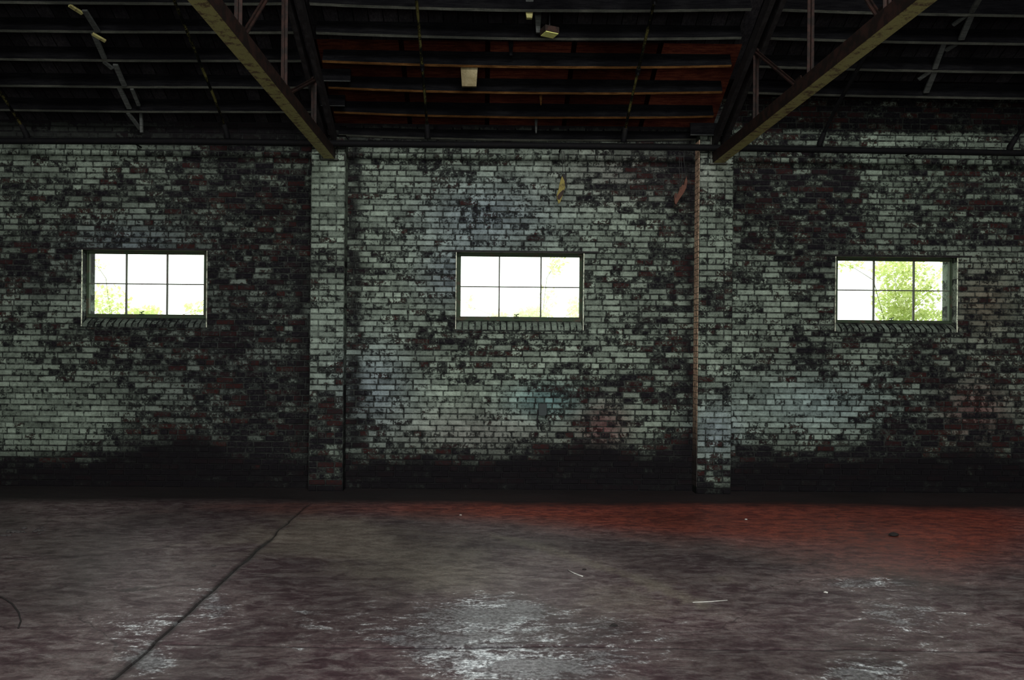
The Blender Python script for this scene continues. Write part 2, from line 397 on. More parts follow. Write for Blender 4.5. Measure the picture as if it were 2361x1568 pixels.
# openings (outer edges of reveals) measured on the wall plane
def opening(x0, y0, x1, y1):
    a = atY(x0, y0); b = atY(x1, y1); c = atY(x0, y1); d = atY(x1, y0)
    return ((a.x+c.x)/2, (b.x+d.x)/2, (b.z+c.z)/2, (a.z+d.z)/2)   # x0,x1,z0,z1
OPS = [opening(190, 575, 477, 733), opening(1052, 581, 1345, 740), opening(1926, 591, 2206, 745)]
SILL = .115
ops_cut = [(x0, x1, z0-SILL, z1) for (x0, x1, z0, z1) in OPS]
pl_top = 4.08
PL = (atY(718, 340, -.2).x, atY(797, 340, -.2).x); PR = (atY(1613, 340, -.2).x, atY(1692, 340, -.2).x)
XL0, XR0 = -7.6, 8.4
RB = PR[1]-.02      # the right bay's wall rises higher
def wtop(x): return 4.70 if x > PR[0]+.1 else 4.40
wb = newwall()
# mortar bed grid
xs = [XL0 + i*.2 for i in range(int((XR0-XL0)/.2)+1)]
for (a, b_, c, d) in ops_cut: xs += [a, b_]
xs += [RB]; xs = sorted(set(round(x, 4) for x in xs))
zs = [i*.2 for i in range(22)] + [4.40, 4.70]
for (a, b_, c, d) in ops_cut: zs += [c, d]
zs = sorted(set(round(z, 4) for z in zs))
for i in range(len(xs)-1):
    for k in range(len(zs)-1):
        xm = (xs[i]+xs[i+1])/2; zm = (zs[k]+zs[k+1])/2
        if zm > wtop(xm): continue
        if any(a < xm < b_ and c < zm < d for (a, b_, c, d) in ops_cut): continue
        mquad(wb, [(xs[i],0,zs[k]),(xs[i+1],0,zs[k]),(xs[i+1],0,zs[k+1]),(xs[i],0,zs[k+1])])
# bricks, common bond with a header course every sixth
ncourse = int(4.70/CH_)+1
for c in range(ncourse):
    z0 = c*CH_; z1 = z0+CH_
    hd = (c % 6 == 3)
    w = SP/2 if hd else SP
    x = XL0 + (0 if c % 2 else SP/2) + R.uniform(-.012, .012) + (SP/4 if hd else 0)
    rowbias = R.uniform(-.12, .12)
    while x < XR0:
        ww = w*R.uniform(.96, 1.04)
        if not hd and R.random() < .06: ww = w*.5
        a, b_ = x, x+ww; x += ww
        if (a+b_)/2 > XR0 or z1 > wtop((a+b_)/2)+.01: continue
        if (PL[0]+.03 < a and b_ < PL[1]-.03) or (PR[0]+.03 < a and b_ < PR[1]-.03): continue
        segs = [(a, b_, z0, z1)]
        for (ox0, ox1, oz0, oz1) in ops_cut:
            ns = []
            for (p, q, r, s_) in segs:
                if q <= ox0 or p >= ox1 or s_ <= oz0 or r >= oz1: ns.append((p, q, r, s_)); continue
                if s_-oz1 > .02 : ns.append((p, q, oz1, s_)); continue
                if oz0-r > .02 and oz0 - r < CH_: ns.append((p, q, r, oz0)); continue
                if p < ox0: ns.append((p, ox0, r, s_))
                if q > ox1: ns.append((ox1, q, r, s_))
            segs = ns
        rn = min(max(R.random()+rowbias, 0), 1)
        for (p, q, r, s_) in segs: add_brick(wb, p, q, r, s_, -.008, .009, rnd=rn)
# reveals: jambs, head; sloping rowlock sills
T = .32; GY = .13
for (x0, x1, z0, z1) in OPS:
    zc = z0-SILL
    nz = int((z1-zc)/CH_)+1
    for k in range(nz):
        za = zc+(z1-zc)*k/nz; zb = zc+(z1-zc)*(k+1)/nz; rn = R.random()
        mquad(wb, [(x0,-.008,za),(x0,-.008,zb),(x0,T,zb),(x0,T,za)], .2, rn)
        mquad(wb, [(x1,-.008,za),(x1,-.008,zb),(x1,T,zb),(x1,T,za)], .2, rn)
    mquad(wb, [(x0,-.008,z1),(x1,-.008,z1),(x1,T,z1),(x0,T,z1)], .2, .6)
    nb = 20; bw = (x1-x0)/nb
    for k in range(nb):
        xa = x0+k*bw+.009; xb = x0+(k+1)*bw-.009; rn = .45+R.random()*.75
        # sloping face of each sill brick
        zf = z0-SILL; j = R.uniform(-.004,.004)
        mquad(wb, [(xa,-.012+j,zf+.008),(xb,-.012+j,zf+.008),(xb,.0+j,zf+.045),(xa,.0+j,zf+.045)], 0, rn)
        mquad(wb, [(xa,.0+j,zf+.045),(xb,.0+j,zf+.045),(xb,.12,z0-.004),(xa,.12,z0-.004)], 0, rn)
        mquad(wb, [(xa,-.012+j,zf+.008),(xa,.0+j,zf+.045),(xa,.05,zf+.02),(xa,.05,zf)], 1)
        mquad(wb, [(xb,-.012+j,zf+.008),(xb,.0+j,zf+.045),(xb,.05,zf+.02),(xb,.05,zf)], 1)
    mquad(wb, [(x0,-.002,zf+.004),(x1,-.002,zf+.004),(x1,.12,z0-.014),(x0,.12,z0-.014)], 1)
    mquad(wb, [(x0,-.002,zf-.02),(x1,-.002,zf-.02),(x1,-.002,zf+.006),(x0,-.002,zf+.006)], 1)
    mquad(wb, [(x0,T,zf-.02),(x1,T,zf-.02),(x1,T,z0+.002),(x0,T,z0+.002)], 1)
    mquad(wb, [(x0,GY-.02,zf-.02),(x1,GY-.02,zf-.02),(x1,GY-.02,z0+.004),(x0,GY-.02,z0+.004)], 1)
    mquad(wb, [(x0,.12,z0-.004),(x1,.12,z0-.004),(x1,T,z0-.004),(x0,T,z0-.004)], .5)
# outer leaf of the wall (round the openings)
for i in range(len(xs)-1):
    for k in range(len(zs)-1):
        xm = (xs[i]+xs[i+1])/2; zm = (zs[k]+zs[k+1])/2
        if zm > wtop(xm) and zm > 4.7: continue
        if any(a < xm < b_ and c < zm < d for (a, b_, c, d) in ops_cut): continue
        mquad(wb, [(xs[i],T,zs[k]),(xs[i+1],T,zs[k]),(xs[i+1],T,zs[k+1]),(xs[i],T,zs[k+1])])
wall = struct(wb.build('wall_back', M['brick'], fix=False))

# pilasters
def pilaster(X0, X1, key, label):
    mb = newwall(); yf = -.2; top = pl_top if key == 'L' else 4.2
    n = int(top/CH_)
    X1t, X0t = X1, X0
    mquad(mb, [(X0,yf,0),(X1,yf,0),(X1,yf,top),(X0,yf,top)], 1, .5, key)
    # finer mortar backing so that the wear map is followed
    mb = newwall()
    for c in range(n):
        z0 = c*CH_; z1 = z0+CH_
        mquad(mb, [(X0,yf,z0),(X1,yf,z0),(X1,yf,z1),(X0,yf,z1)], 1, .5, key)
        for side, X in ((-1, X0), (1, X1)):
            mquad(mb, [(X,yf,z0),(X,yf,z1),(X,-.0095,z1),(X,-.0095,z0)], .25, R.random(), key)
        if c % 2: cuts = [0, .5, 1]
        else: cuts = [0, .25, .75, 1]
        if c % 6 == 3: cuts = [0, .25, .5, .75, 1]
        rb = R.uniform(-.25, .2)
        for a, b_ in zip(cuts[:-1], cuts[1:]):
            add_brick(mb, X0+(X1-X0)*a, X0+(X1-X0)*b_, z0, z1, yf-.008, .009, key, rnd=min(max(R.random()+rb, 0), 1))
    mquad(mb, [(X0,yf,top),(X1,yf,top),(X1,0,top),(X0,0,top)], 1, .5, key)
    o = mb.build('brick_pilaster', M['brick'], fix=False)
    tag(o, label, 'pillar', 'brick pilasters against the wall'); return o
pilaster(PL[0], PL[1], 'L', 'peeling painted brick pilaster between the left and middle windows')
pr = pilaster(PR[0], PR[1], 'R', 'peeling painted brick pilaster with an orange edge, between the middle and right windows')
# warm light painted as an ochre strip on the arris side of the right pilaster
mb = MB()
for k in range(60):
    z0 = .08+k*CH_; 
    if z0 > 4.02: break
    mb.box((PR[0]-.0045, -.2075, z0+.004), (PR[0]-.0005, -.012, z0+CH_-.003))
m, nt, b = newmat('warm_lit_brick_edge'); n = N(nt); f = n.noise(30, 6, .7, n.pos()); f2 = n.noise(1.1, 3, .6, n.pos())
zz = n.node('ShaderNodeSeparateXYZ'); nt.links.new(n.pos(), zz.inputs[0])
col = n.mix(n.step(f, .40, .56), (.30, .17, .11), (.95, .68, .48)); col = n.mix(n.step(zz.outputs['Z'], 1.5, .3), col, (.03, .022, .02))
nt.links.new(col, b.inputs['Base Color']); b.inputs['Roughness'].default_value = .8; M['ochre'] = m
o = mb.build('warm_lit_edge', m, pr); o['label'] = 'side of the pilaster with warm light painted on in orange'

# side, rear walls and far shell
def shellbox(name, lo, hi, m):
    mb = MB(); mb.box(lo, hi); return struct(mb.build(name, m))
shellbox('wall_left', (-7.9,-18,-.05), (-7.6,.3,9.5), M['plain_wall'])
shellbox('wall_right', (8.4,-18,-.05), (8.7,.3,9.5), M['plain_wall'])
mb = MB(); mb.box((-7.9,-18.3,-.05),(-4.6,-18,9.5)); mb.box((4.6,-18.3,-.05),(8.7,-18,9.5)); mb.box((-4.6,-18.3,4.0),(4.6,-18,9.5))
struct(mb.build('wall_rear', M['plain_wall']))

# ------------------------------------------------------------------ windows
GY = .13
def window(idx, op, glass_px, muntx, munty):
    x0, x1, z0, z1 = op
    root = bpy.data.objects.new('window_%d' % idx, None); root.location = ((x0+x1)/2, GY, z0); C.objects.link(root); struct(root)
    gx0, gy0, gx1, gy1 = glass_px
    a = atY(gx0, (gy0+gy1)/2, GY); b = atY(gx1, (gy0+gy1)/2, GY); t = atY((gx0+gx1)/2, gy0, GY); u = atY((gx0+gx1)/2, gy1, GY)
    A, B, TZ, UZ = a.x, b.x, t.z, u.z
    mb = MB(); y0, y1 = GY-.03, GY+.03
    ox0, ox1 = x0+.001, x1-.001; oz0, oz1 = z0+.001, z1-.001
    A = max(A, ox0+.012); B = min(B, ox1-.012); UZ = max(UZ, oz0+.012); TZ = min(TZ, oz1-.012)
    for lo, hi in (((ox0,y0,oz0),(A,y1,oz1)), ((B,y0,oz0),(ox1,y1,oz1)), ((A,y0,oz0),(B,y1,UZ)), ((A,y0,TZ),(B,y1,oz1))):
        mb.box(lo, hi)
    # stepped inner bead
    s = .012
    for lo, hi in (((A,y0+.012,UZ),(A+s,y1,TZ)), ((B-s,y0+.012,UZ),(B,y1,TZ)), ((A,y0+.012,UZ),(B,y1,UZ+s)), ((A,y0+.012,TZ-s),(B,y1,TZ))):
        mb.box(lo, hi)
    mb.build('window_frame', M['frame'], root, bevel=.002)
    mb = MB(); w = .008
    for px in muntx:
        X = atY(px, 660, GY).x; mb.box((X-w, GY-.016, UZ+.001), (X+w, GY+.012, TZ-.001))
    Z = atY((gx0+gx1)/2, munty, GY).z; mb.box((A+.001, GY-.014, Z-w*.8), (B-.001, GY+.012, Z+w*.8))
    mb.build('muntins', M['muntin'], root)
    mb = MB(); mb.box((A+.002, GY+.013, UZ+.002), (B-.002, GY+.017, TZ-.002)); mb.build('glass_panes', M['glass'], root)
    # latch handle at the foot
    xm = A+(B-A)*.47
    mb = MB(); mb.box((xm-.028,GY-.045,UZ-.004),(xm+.028,GY-.028,UZ+.016)); mb.tube([(xm,GY-.04,UZ+.01),(xm+.004,GY-.05,UZ+.035),(xm+.03,GY-.055,UZ+.042)], .006)
    mb.tube([(xm+.002,GY-.045,UZ+.03),(xm-.025,GY-.05,UZ+.036)], .005)
    mb.build('latch', M['frame'], root)
    # steel lintel angle above
    mb = MB(); mb.box((x0-.17,-.016,z1-.002),(x1+.17,-.002,z1+.014)); mb.box((x0+.002,-.014,z1-.012),(x1-.002,GY-.032,z1-.002))
    mb.build('lintel', M['dksteel'], root)
    # thin pale strips paint the outside light caught by the reveal edges
    mb = MB(); e = .007
    mb.box((x0-e,-.014,z0-SILL*.9),(x0+.002,-.004,z1-.01)); mb.box((x1-.002,-.014,z0-SILL*.9),(x1+e,-.004,z1-.01))
    mb.build('lit_reveal_edge', M['lit_edge_colour'], root)
    return root
m, nt, b = newmat('lit_reveal_colour'); n = N(nt); f = n.noise(22, 5, .7, n.pos()); c = n.mix(n.step(f, .36, .6), (.16,.18,.13), (.85,.88,.70)); nt.links.new(c, b.inputs['Base Color']); M['lit_edge_colour'] = m
window(1, OPS[0], (204, 584, 473, 727), (292, 386), 655)
window(2, OPS[1], (1060, 590, 1338, 733), (1151, 1247), 662)
window(3, OPS[2], (1928, 600, 2195, 741), (2014, 2106), 670)

# ------------------------------------------------------------------ floor with real cracks
cx0 = (atZ(700,1172).x + atZ(300,1540).x)/2
ya, yb = atZ(700,1172), atZ(270,1560)
slope = (yb.x-ya.x)/(yb.y-ya.y)
CR = -5.27
crY = atZ(1200,1493).y
bx = sorted(set([round(-7.9+.08*i, 3) for i in range(210) if -7.9+.08*i <= 8.7] + [8.7]))
bx = [x for x in bx if abs(x) > .055]
bx += [-.04, -.013, 0, .013, .04]; bx.sort()      # relative: 0 is the crack column
by = [round(-18+.1*i, 3) for i in range(181)]; by = [y for y in by if abs(y-crY) > .05] + [crY-.03, crY-.013, crY, crY+.013, crY+.03] + [.0]
by = sorted(set(by))
def crack_x(y): return ya.x + slope*(y-ya.y) + .022*mnoise.noise((y*1.3, 0, 0)) + .010*mnoise.noise((y*6, 2, 0))
fm = MB(); at = {k: [] for k in ('red','pale','darken','beige','crack')}
def fblobs(px, py):
    B_ = blob
    red = 1.0*B_(px,py,1430,1170,420,38) + .75*B_(px,py,1650,1205,330,45) + 1.0*B_(px,py,2150,1205,330,75) + .45*B_(px,py,2100,1300,300,70) + .35*B_(px,py,600,1172,330,25) + .28*B_(px,py,1000,1170,260,28)  # floor redder along the wall, mostly to the right
    pale = .12 + .85*B_(px,py,1150,1410,130,45) + .6*B_(px,py,1080,1490,200,50) + .8*B_(px,py,1200,1545,230,40) + .42*B_(px,py,1420,1460,180,70) + .55*B_(px,py,330,1450,150,60) + .8*B_(px,py,345,1530,55,35) + .45*B_(px,py,490,1395,60,50) + .95*B_(px,py,1990,1550,110,24) + .5*B_(px,py,2080,1440,170,90) + .55*B_(px,py,2000,1345,120,15) + .3*B_(px,py,950,1430,160,60)+ .35*B_(px,py,700,1440,150,60)  # window reflections painted in among the pale patches
    beige = .8*B_(px,py,780,1235,190,60) + .75*B_(px,py,1000,1320,210,65) + .55*B_(px,py,1440,1390,260,70) + .35*B_(px,py,500,1250,300,70) + .3*B_(px,py,1300,1270,200,25)
    yc = 1252 + (px-1150)*.24 + 34*((px-1150)/400.0)**2
    if 1130 < px < 1620: beige += .55*math.exp(-((py-yc+14)/9.0)**2); beige -= .5*math.exp(-((py-yc-2)/5.0)**2); pale -= .35*math.exp(-((py-yc-2)/5.0)**2)
    yc = 1238 + (px-1400)*.30 + 20*((px-1400)/300.0)**2
    if 1240 < px < 1750: beige += .35*math.exp(-((py-yc)/8.0)**2)
    return red, pale, max(beige, 0)
for y in by:
    cxx = crack_x(y) + .02*mnoise.noise((y*2.9, 12, 0))
    for x in bx:
        X = cxx + (x*(.7+.9*abs(mnoise.noise((y*2.3, 7, 0)))) if abs(x) < .02 else x)
        X = min(max(X, -7.9), 8.7)
        z = 0.0; ck = 0.0
        wid = 1.0
        if abs(x) < .02 and -8.2 < y < -.9:
            z = -.018 if x == 0 else -.004; ck = 1.0 if x == 0 else (.75 if y < -2.5 else .35)
        if abs(y-crY) < .015 and X > cxx+.05 and X < 4.6:
            z = -.010 if y == crY else -.003; ck = 1.0 if y == crY else .1
        yy = y + ((.05*mnoise.noise((X*.9, 5, 0)) + .02*mnoise.noise((X*5, 9, 0))) if abs(y-crY) < .3 else 0)*max(0, 1-abs(y-crY)/.3)
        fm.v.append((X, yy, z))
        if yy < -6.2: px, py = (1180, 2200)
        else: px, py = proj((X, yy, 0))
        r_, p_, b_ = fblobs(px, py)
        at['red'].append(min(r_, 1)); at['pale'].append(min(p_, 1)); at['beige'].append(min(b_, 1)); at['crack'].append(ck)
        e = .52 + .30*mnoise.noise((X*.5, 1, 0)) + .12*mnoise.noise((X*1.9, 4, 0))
        at['darken'].append(min(max(1.0 - (-yy - e*.5 - .25)/.85, 0), 1))  # floor darkens towards the back wall with a wavering edge
nx = len(bx)
for j in range(len(by)-1):
    for i in range(nx-1):
        fm.f.append((j*nx+i, j*nx+i+1, (j+1)*nx+i+1, (j+1)*nx+i)); fm.mi.append(0)
fm.att = at
floor = struct(fm.build('floor', M['floor'], fix=False))
mb = MB(); mb.box((-9,-18.4,-.4),(9.5,.32,-.06)); o = struct(mb.build('trim_1', M['plain_wall']))

# ------------------------------------------------------------------ roof
T0 = .5; Z0 = 4.10; JD = .15
def zj(m): return Z0 + T0*m     # underside of the joists at distance m from the wall
ms = [.04, .385, .73, 1.075, 1.42, 1.74, 2.09]
SL = math.atan(T0)
DZ = JD/math.cos(SL)
# deck (ceiling): boards with three bays
mb = MB()
def deckstrip(x0, x1, m0, m1, mi=0, th=.05):
    z0 = zj(m0)+DZ; z1 = zj(m1)+DZ
    k = len(mb.v)
    mb.v += [(x0,-m0,z0),(x1,-m0,z0),(x1,-m1,z1),(x0,-m1,z1),(x0,-m0,z0+th),(x1,-m0,z0+th),(x1,-m1,z1+th),(x0,-m1,z1+th)]
    for f in ((0,3,2,1),(4,5,6,7),(0,1,5,4),(1,2,6,5),(2,3,7,6),(3,0,4,7)): mb.f.append(tuple(k+i for i in f)); mb.mi.append(mi)
XLp = (PL[0]+PL[1])/2; XRp = (PR[0]+PR[1])/2
deckstrip(-7.9, XLp, -.5, 9.0)
deckstrip(XLp, XRp, 1.15, 9.0)
deckstrip(XLp, XRp, -.5, 1.15, 1)
deckstrip(XRp, 8.7, .70, 9.0)
# flat boxed return over the higher wall of the right bay
mb.box((XRp, -.72, zj(.73)+DZ-.005), (8.7, .4, zj(.73)+DZ+.05))
# rear slope
zr = zj(9.0)+DZ
def rearstrip(x0, x1, y0, y1):
    za = zr-(-9-y0)*.495; zb_ = zr-(-9-y1)*.495; k = len(mb.v)
    mb.v += [(x0,y0,za),(x1,y0,za),(x1,y1,zb_),(x0,y1,zb_),(x0,y0,za+.05),(x1,y0,za+.05),(x1,y1,zb_+.05),(x0,y1,zb_+.05)]
    for f in ((0,3,2,1),(4,5,6,7),(0,1,5,4),(1,2,6,5),(2,3,7,6),(3,0,4,7)): mb.f.append(tuple(k+i for i in f)); mb.mi.append(0)
# opening cut in the unseen rear slope for the added overhead lamp
rearstrip(-7.9, 8.7, -9, -10.6); rearstrip(-7.9, 8.7, -12.6, -18.3); rearstrip(-7.9, -1.7, -10.6, -12.6); rearstrip(3.5, 8.7, -10.6, -12.6)
struct(mb.build('ceiling', [M['deck'], M['deck_red']]))

up_s = Vector((0, math.sin(SL), math.cos(SL)))
ORD = ['lowest', 'second lowest', 'third from the bottom', 'fourth from the bottom', 'fifth from the bottom', 'sixth from the bottom', 'seventh from the bottom']
def joist(x0, x1, m, sag, red, label, group, w=.034):
    mb = MB(); n = 12
    d = JD
    P = []
    for i in range(n+1):
        t = i/n; x = lerp(x0, x1, t); s = sag*(4*t*(1-t)) + .004*mnoise.noise((x*1.5, m*9, 0))
        # sag acts downward
        c = Vector((x, -m, zj(m)-s))
        # axis up_s points to the deck; across axis points along the slope
        ac = Vector((0, -math.cos(SL), math.sin(SL)))*(w/2)
        upv = Vector((0, math.sin(SL)*d, math.cos(SL)*d + s*.9))
        P.append([c-ac, c+ac, c+ac+upv, c-ac+upv])
    k = len(mb.v)
    for q in P: mb.v += [tuple(p) for p in q]
    for i in range(n):
        a = k+i*4; b = a+4
        for e in range(4):
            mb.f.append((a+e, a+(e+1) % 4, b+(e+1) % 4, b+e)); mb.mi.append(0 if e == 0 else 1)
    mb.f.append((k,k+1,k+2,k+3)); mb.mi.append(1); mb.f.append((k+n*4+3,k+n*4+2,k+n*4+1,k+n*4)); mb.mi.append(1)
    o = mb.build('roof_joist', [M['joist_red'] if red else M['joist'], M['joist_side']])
    tag(o, label, 'beam', group); return o
for i, m_ in enumerate(ms[1:6]):
    joist(-7.55, XLp-.09, m_, .02, False, 'thin grey roof joist in the left bay, %s there' % ORD[i], 'roof joists of the left bay')
for i, m_ in enumerate(ms[0:6]):
    joist(XLp+.09, XRp-.09, m_, .035, 0 < i < 4, ('dark' if i == 0 else 'orange-brown' if i < 4 else 'grey') + ' roof joist over the middle window, %s there' % ORD[i], 'roof joists of the middle bay')
for i, m_ in enumerate(ms[2:6]):
    joist(XRp+.09, 8.35, m_, .03, False, 'pale grey roof joist in the right bay, %s there' % ORD[i], 'roof joists of the right bay')

# diagonal cross bridging between the joists
def bridging(pts, label, group, w=.05, th=.022, mat='strut'):
    """pts: pixel pairs with the roof distance m and drop below the deck for either end"""
    mb = MB(); (x0, y0, m0), (x1, y1, m1) = pts
    a = atY(x0, y0, -m0); b = atY(x1, y1, -m1)
    mb.bar(a, b, w, th, up=up_s); o = mb.build('bridging_strut', M[mat]); tag(o, label, 'brace', group); return o
GL = 'bridging struts in the left bay'; GRr = 'bridging struts in the right bay'
bridging(((195, 24, 1.72), (226, 73, 1.44)), 'short grey strut high in the left bay, topmost of the strut line', GL)
bridging(((160, 12, 1.72), (190, 31, 1.60)), 'olive strut end at the top left, beside the topmost strut', GL, .035, mat='olive')
bridging(((215, 76, 1.40), (241, 135, 1.10)), 'grey strut in the left bay, second of the strut line from above', GL)
bridging(((213, 78, 1.46), (243, 95, 1.36)), 'olive strut end in the left bay, lower of the two', GL, .03, mat='olive')
bridging(((240, 142, 1.06), (259, 158, .97)), 'tiny grey strut end in the left bay, beside the third joist', GL, .04)
bridging(((266, 149, 1.05), (287, 198, .76)), 'grey strut in the left bay, third full strut from above', GL)
bridging(((275, 201, .71), (298, 250, .42)), 'grey strut in the left bay, lowest full strut of the line', GL)
bridging(((304, 205, .71), (320, 243, .46)), 'narrow grey strut beside the lowest full strut of the left bay', GL, .035)
bridging(((295, 260, .36), (323, 297, .12)), 'dark strut running down to the wall at the left bay', GL, .04)
mb = MB(); p = atY(324, 228, -.25); q = atY(327, 306, -.25); mb.bar(p, q, .03, .03, up=Vector((0,1,0))); tag(mb.build('hanger_post', M['strut']), 'thin upright wooden hanger above the left bay wall top', 'post')
bridging(((2262, -10, 2.05), (2240, 28, 1.76)), 'pale strut at the upper right edge of the frame, topmost of the right strut line', GRr)
bridging(((2240, 34, 1.71), (2216, 91, 1.45)), 'pale strut of the right bay, second of the line from above', GRr, .058)
bridging(((2229, 35, 1.69), (2197, 58, 1.58)), 'short pale offcut beside the second strut of the right bay', GRr, .035)
bridging(((2211, 97, 1.38), (2180, 117, 1.28)), 'short pale offcut beside the third strut of the right bay', GRr, .04)
bridging(((2176, 100, 1.39), (2155, 158, 1.10)), 'pale strut of the right bay, third of the line from above', GRr)
bridging(((2155, 164, 1.04), (2135, 213, .77)), 'pale strut of the right bay, lowest of the line', GRr, .058)
bridging(((2145, 165, 1.03), (2118, 183, .94)), 'short pale offcut beside the lowest strut of the right bay', GRr, .035)

# blocks and boards between the middle joists
def hang_board(px0, py0, px1, py1, Y, th, mat, name, label, cat, lean=0):
    a = atY(px0, py0, Y); b = atY(px1, py1, Y); mb = MB()
    mb.prism([(a.x, Y, a.z), (b.x, Y, a.z), (b.x-.012, Y, b.z), (a.x+.015, Y, b.z)], (0, th, 0))
    o = mb.build(name, M[mat], bevel=.003); tag(o, label, cat); return o
hang_board(1062, 153, 1101, 199, -1.02, .04, 'paleboard', 'blocking_board', 'pale water-stained square board nailed between two orange joists', 'board')
hang_board(1211, -8, 1231, 18, -1.72, .05, 'strut', 'blocking_board', 'grey block at the top edge, left above the small hanging lamp', 'board')
hang_board(1211, 22, 1230, 41, -1.70, .05, 'olive', 'blocking_board', 'olive block end under the top joist, left of the lamp rod', 'board')
hang_board(1233, 26, 1248, 75, -1.5, .04, 'strut', 'blocking_board', 'narrow grey upright board just left of the hanging lamp', 'board')
hang_board(1172, 86, 1184, 128, -1.2, .04, 'joist_side', 'blocking_board', 'dark narrow board between joists, left of and below the hanging lamp', 'board')
hang_board(1232, 262, 1240, 307, -.2, .02, 'strut', 'hanger_strap', 'thin pale upright strap beside the lowest orange joist', 'strap')
hang_board(1243, 212, 1251, 242, -.5, .02, 'joist_red', 'hanger_strap', 'short brown strap above the thin pale strap', 'strap')
for (a_, b_, c_, d_, Y, lab) in ((716, 158, 808, 187, -.85, 'upper dark splice board with a light lower edge at the left truss'), (724, 218, 795, 244, -.52, 'lower dark splice board with a light lower edge at the left truss'), (1592, 283, 1688, 312, -.30, 'dark splice board above the orange-edged pilaster')):
    a = atY(a_, b_, Y); b = atY(c_, d_, Y); root = thing('splice_board', lab, 'board', (a.x, Y, b.z))
    mb = MB(); mb.box((a.x, Y, b.z), (b.x, Y+.03, a.z)); mb.build('board', M['joist_side'], root)
    mb = MB(); mb.box((a.x, Y-.006, b.z-.004), (b.x, Y+.02, b.z+.002)); mb.build('lit_edge_strip', M['strut'], root)  # pale strip paints the light caught by the lower edge

# ------------------------------------------------------------------ trusses
def truss(Xp, label, posts, diags, sgn):
    zc = 3.87
    root = thing('roof_truss', label, 'truss', (Xp, -.2, zc))
    mb = MB()
    mb.bar((Xp, -.195, zc-.01), (Xp, -9.2, zc+.02), .125, .125, mi=1, mib=0)
    mb.build('bottom_chord', [M['olive'], M['redsteel']], root, bevel=.004)
    mb = MB(); ts = .455
    zt = lambda m: 4.02+ts*(m-.2)
    mb.bar((Xp-.05, -.2, zt(.2)), (Xp-.05, -9.0, zt(9.0)), .045, .13); mb.bar((Xp+.05, -.2, zt(.2)), (Xp+.05, -9.0, zt(9.0)), .045, .13)
    mb.build('top_chord', M['dksteel'], root)
    for m_ in posts:
        mb = MB(); mb.box((Xp-.028,-m_-.004,zc+.05),(Xp+.028,-m_+.004,zt(m_))); mb.box((Xp-.004,-m_-.03,zc+.05),(Xp+.004,-m_+.004,zt(m_)))
        mb.build('post', M['redsteel'], root)
    for (ma, mb_) in diags:
        mb = MB(); mb.bar((Xp, -ma, zt(ma)-.03), (Xp, -mb_, zc+.06), .05, .012, up=Vector((0,1,0)).cross(Vector((0,-(mb_-ma),-1))).normalized() if False else Vector((0,0,1)))
        mb.bar((Xp, -ma, zt(ma)-.03), (Xp, -mb_, zc+.06), .010, .045)
        mb.build('diagonal', M['redsteel'], root)
        mb = MB(); mb.prism([(Xp+.01, -mb_-.10, zc+.05), (Xp+.01, -mb_+.10, zc+.05), (Xp+.01, -mb_+.06, zc+.14), (Xp+.01, -mb_-.06, zc+.14)], (-.012, 0, 0))
        mb.build('gusset_plate', M['redsteel'], root)
    # bearing shoe on the pilaster
    mb = MB(); mb.box((Xp-.10,-.26,zc-.085),(Xp+.10,-.205,zc-.070)); mb.tube([(Xp-.085,-.24,zc-.08),(Xp-.085,-.24,zc+.36)], .008)
    mb.build('bearing_shoe', M['joist'], root)
    return root
truss(XLp+.02, 'steel roof truss with a flaking olive lower chord, over the left pilaster', (1.15, 2.45, 3.85), ((1.15, 2.33), (2.45, 3.75)), -1)
truss(XRp+.01, 'steel roof truss with a red and olive lower chord, over the right pilaster', (1.58, 3.0, 4.34), ((1.58, 2.72), (3.0, 4.25)), 1)

# ------------------------------------------------------------------ sprinkler piping
HY = -.32
pa = atY(0, 325, HY); pts = [atY(px, py, HY) for px, py in ((-140,324),(0,325),(400,326),(800,331),(1200,335),(1600,340),(2000,347),(2361,353),(2500,355))]
root = thing('sprinkler_pipe', 'black iron sprinkler main along the wall top with branches rising to the roof', 'pipe', (0, HY, pts[4].z))
mb = MB(); mb.tube(pts, .037, 14); mb.build('main_pipe', M['pipe'], root, smooth=True)
def branch(p, mat='branch', r=.017, fits=()):
    """pipe from the main at pixel p[0] rising along the roof slope under the joists"""
    P0 = atY(p[0][0], p[0][1], HY)
    zz = atY(p[0][0], p[0][1], HY).z
    mb = MB()
    a = Vector((P0.x, HY, P0.z)); b = Vector((P0.x, HY-.02, P0.z+.06)); 
    X = P0.x; x1 = p[1]
    path = [a, b]
    for k in range(1, 9):
        m_ = -HY + .05 + k*.42
        path.append(Vector((X + (x1)*k/8, -m_, P0.z+.10 + p[2]*(m_+HY))))
    mb.tube(path, r, 10); o = mb.build('branch_pipe', M[mat], root, smooth=True)
    mb = MB(); mb.tube([a+Vector((0,0,-.01)), a+Vector((0,-.005,.03)), b+(path[2]-b)*.25], [.036,.034,.026], 10); mb.build('tee_fitting', M['pipe'], o, smooth=True)
    for k in fits:
        q = path[k]; d = (path[k+1]-path[k-1]).normalized()*.035
        mb = MB(); mb.tube([q-d, q+d], r*1.5, 10); mb.tube([q+Vector((0,0,-.01)), q+Vector((0,0,-.05))], .010, 8); mb.build('sprinkler_head', M['pipe'], o)
def bslope(px0, py0, px1, py1):
    # slope of a branch passing through the two pixels when it stays in one plane X = const
    P0 = atY(px0, py0, HY); Q = atX(px1, py1, P0.x); return (Q.z-P0.z)/(HY-Q.y)
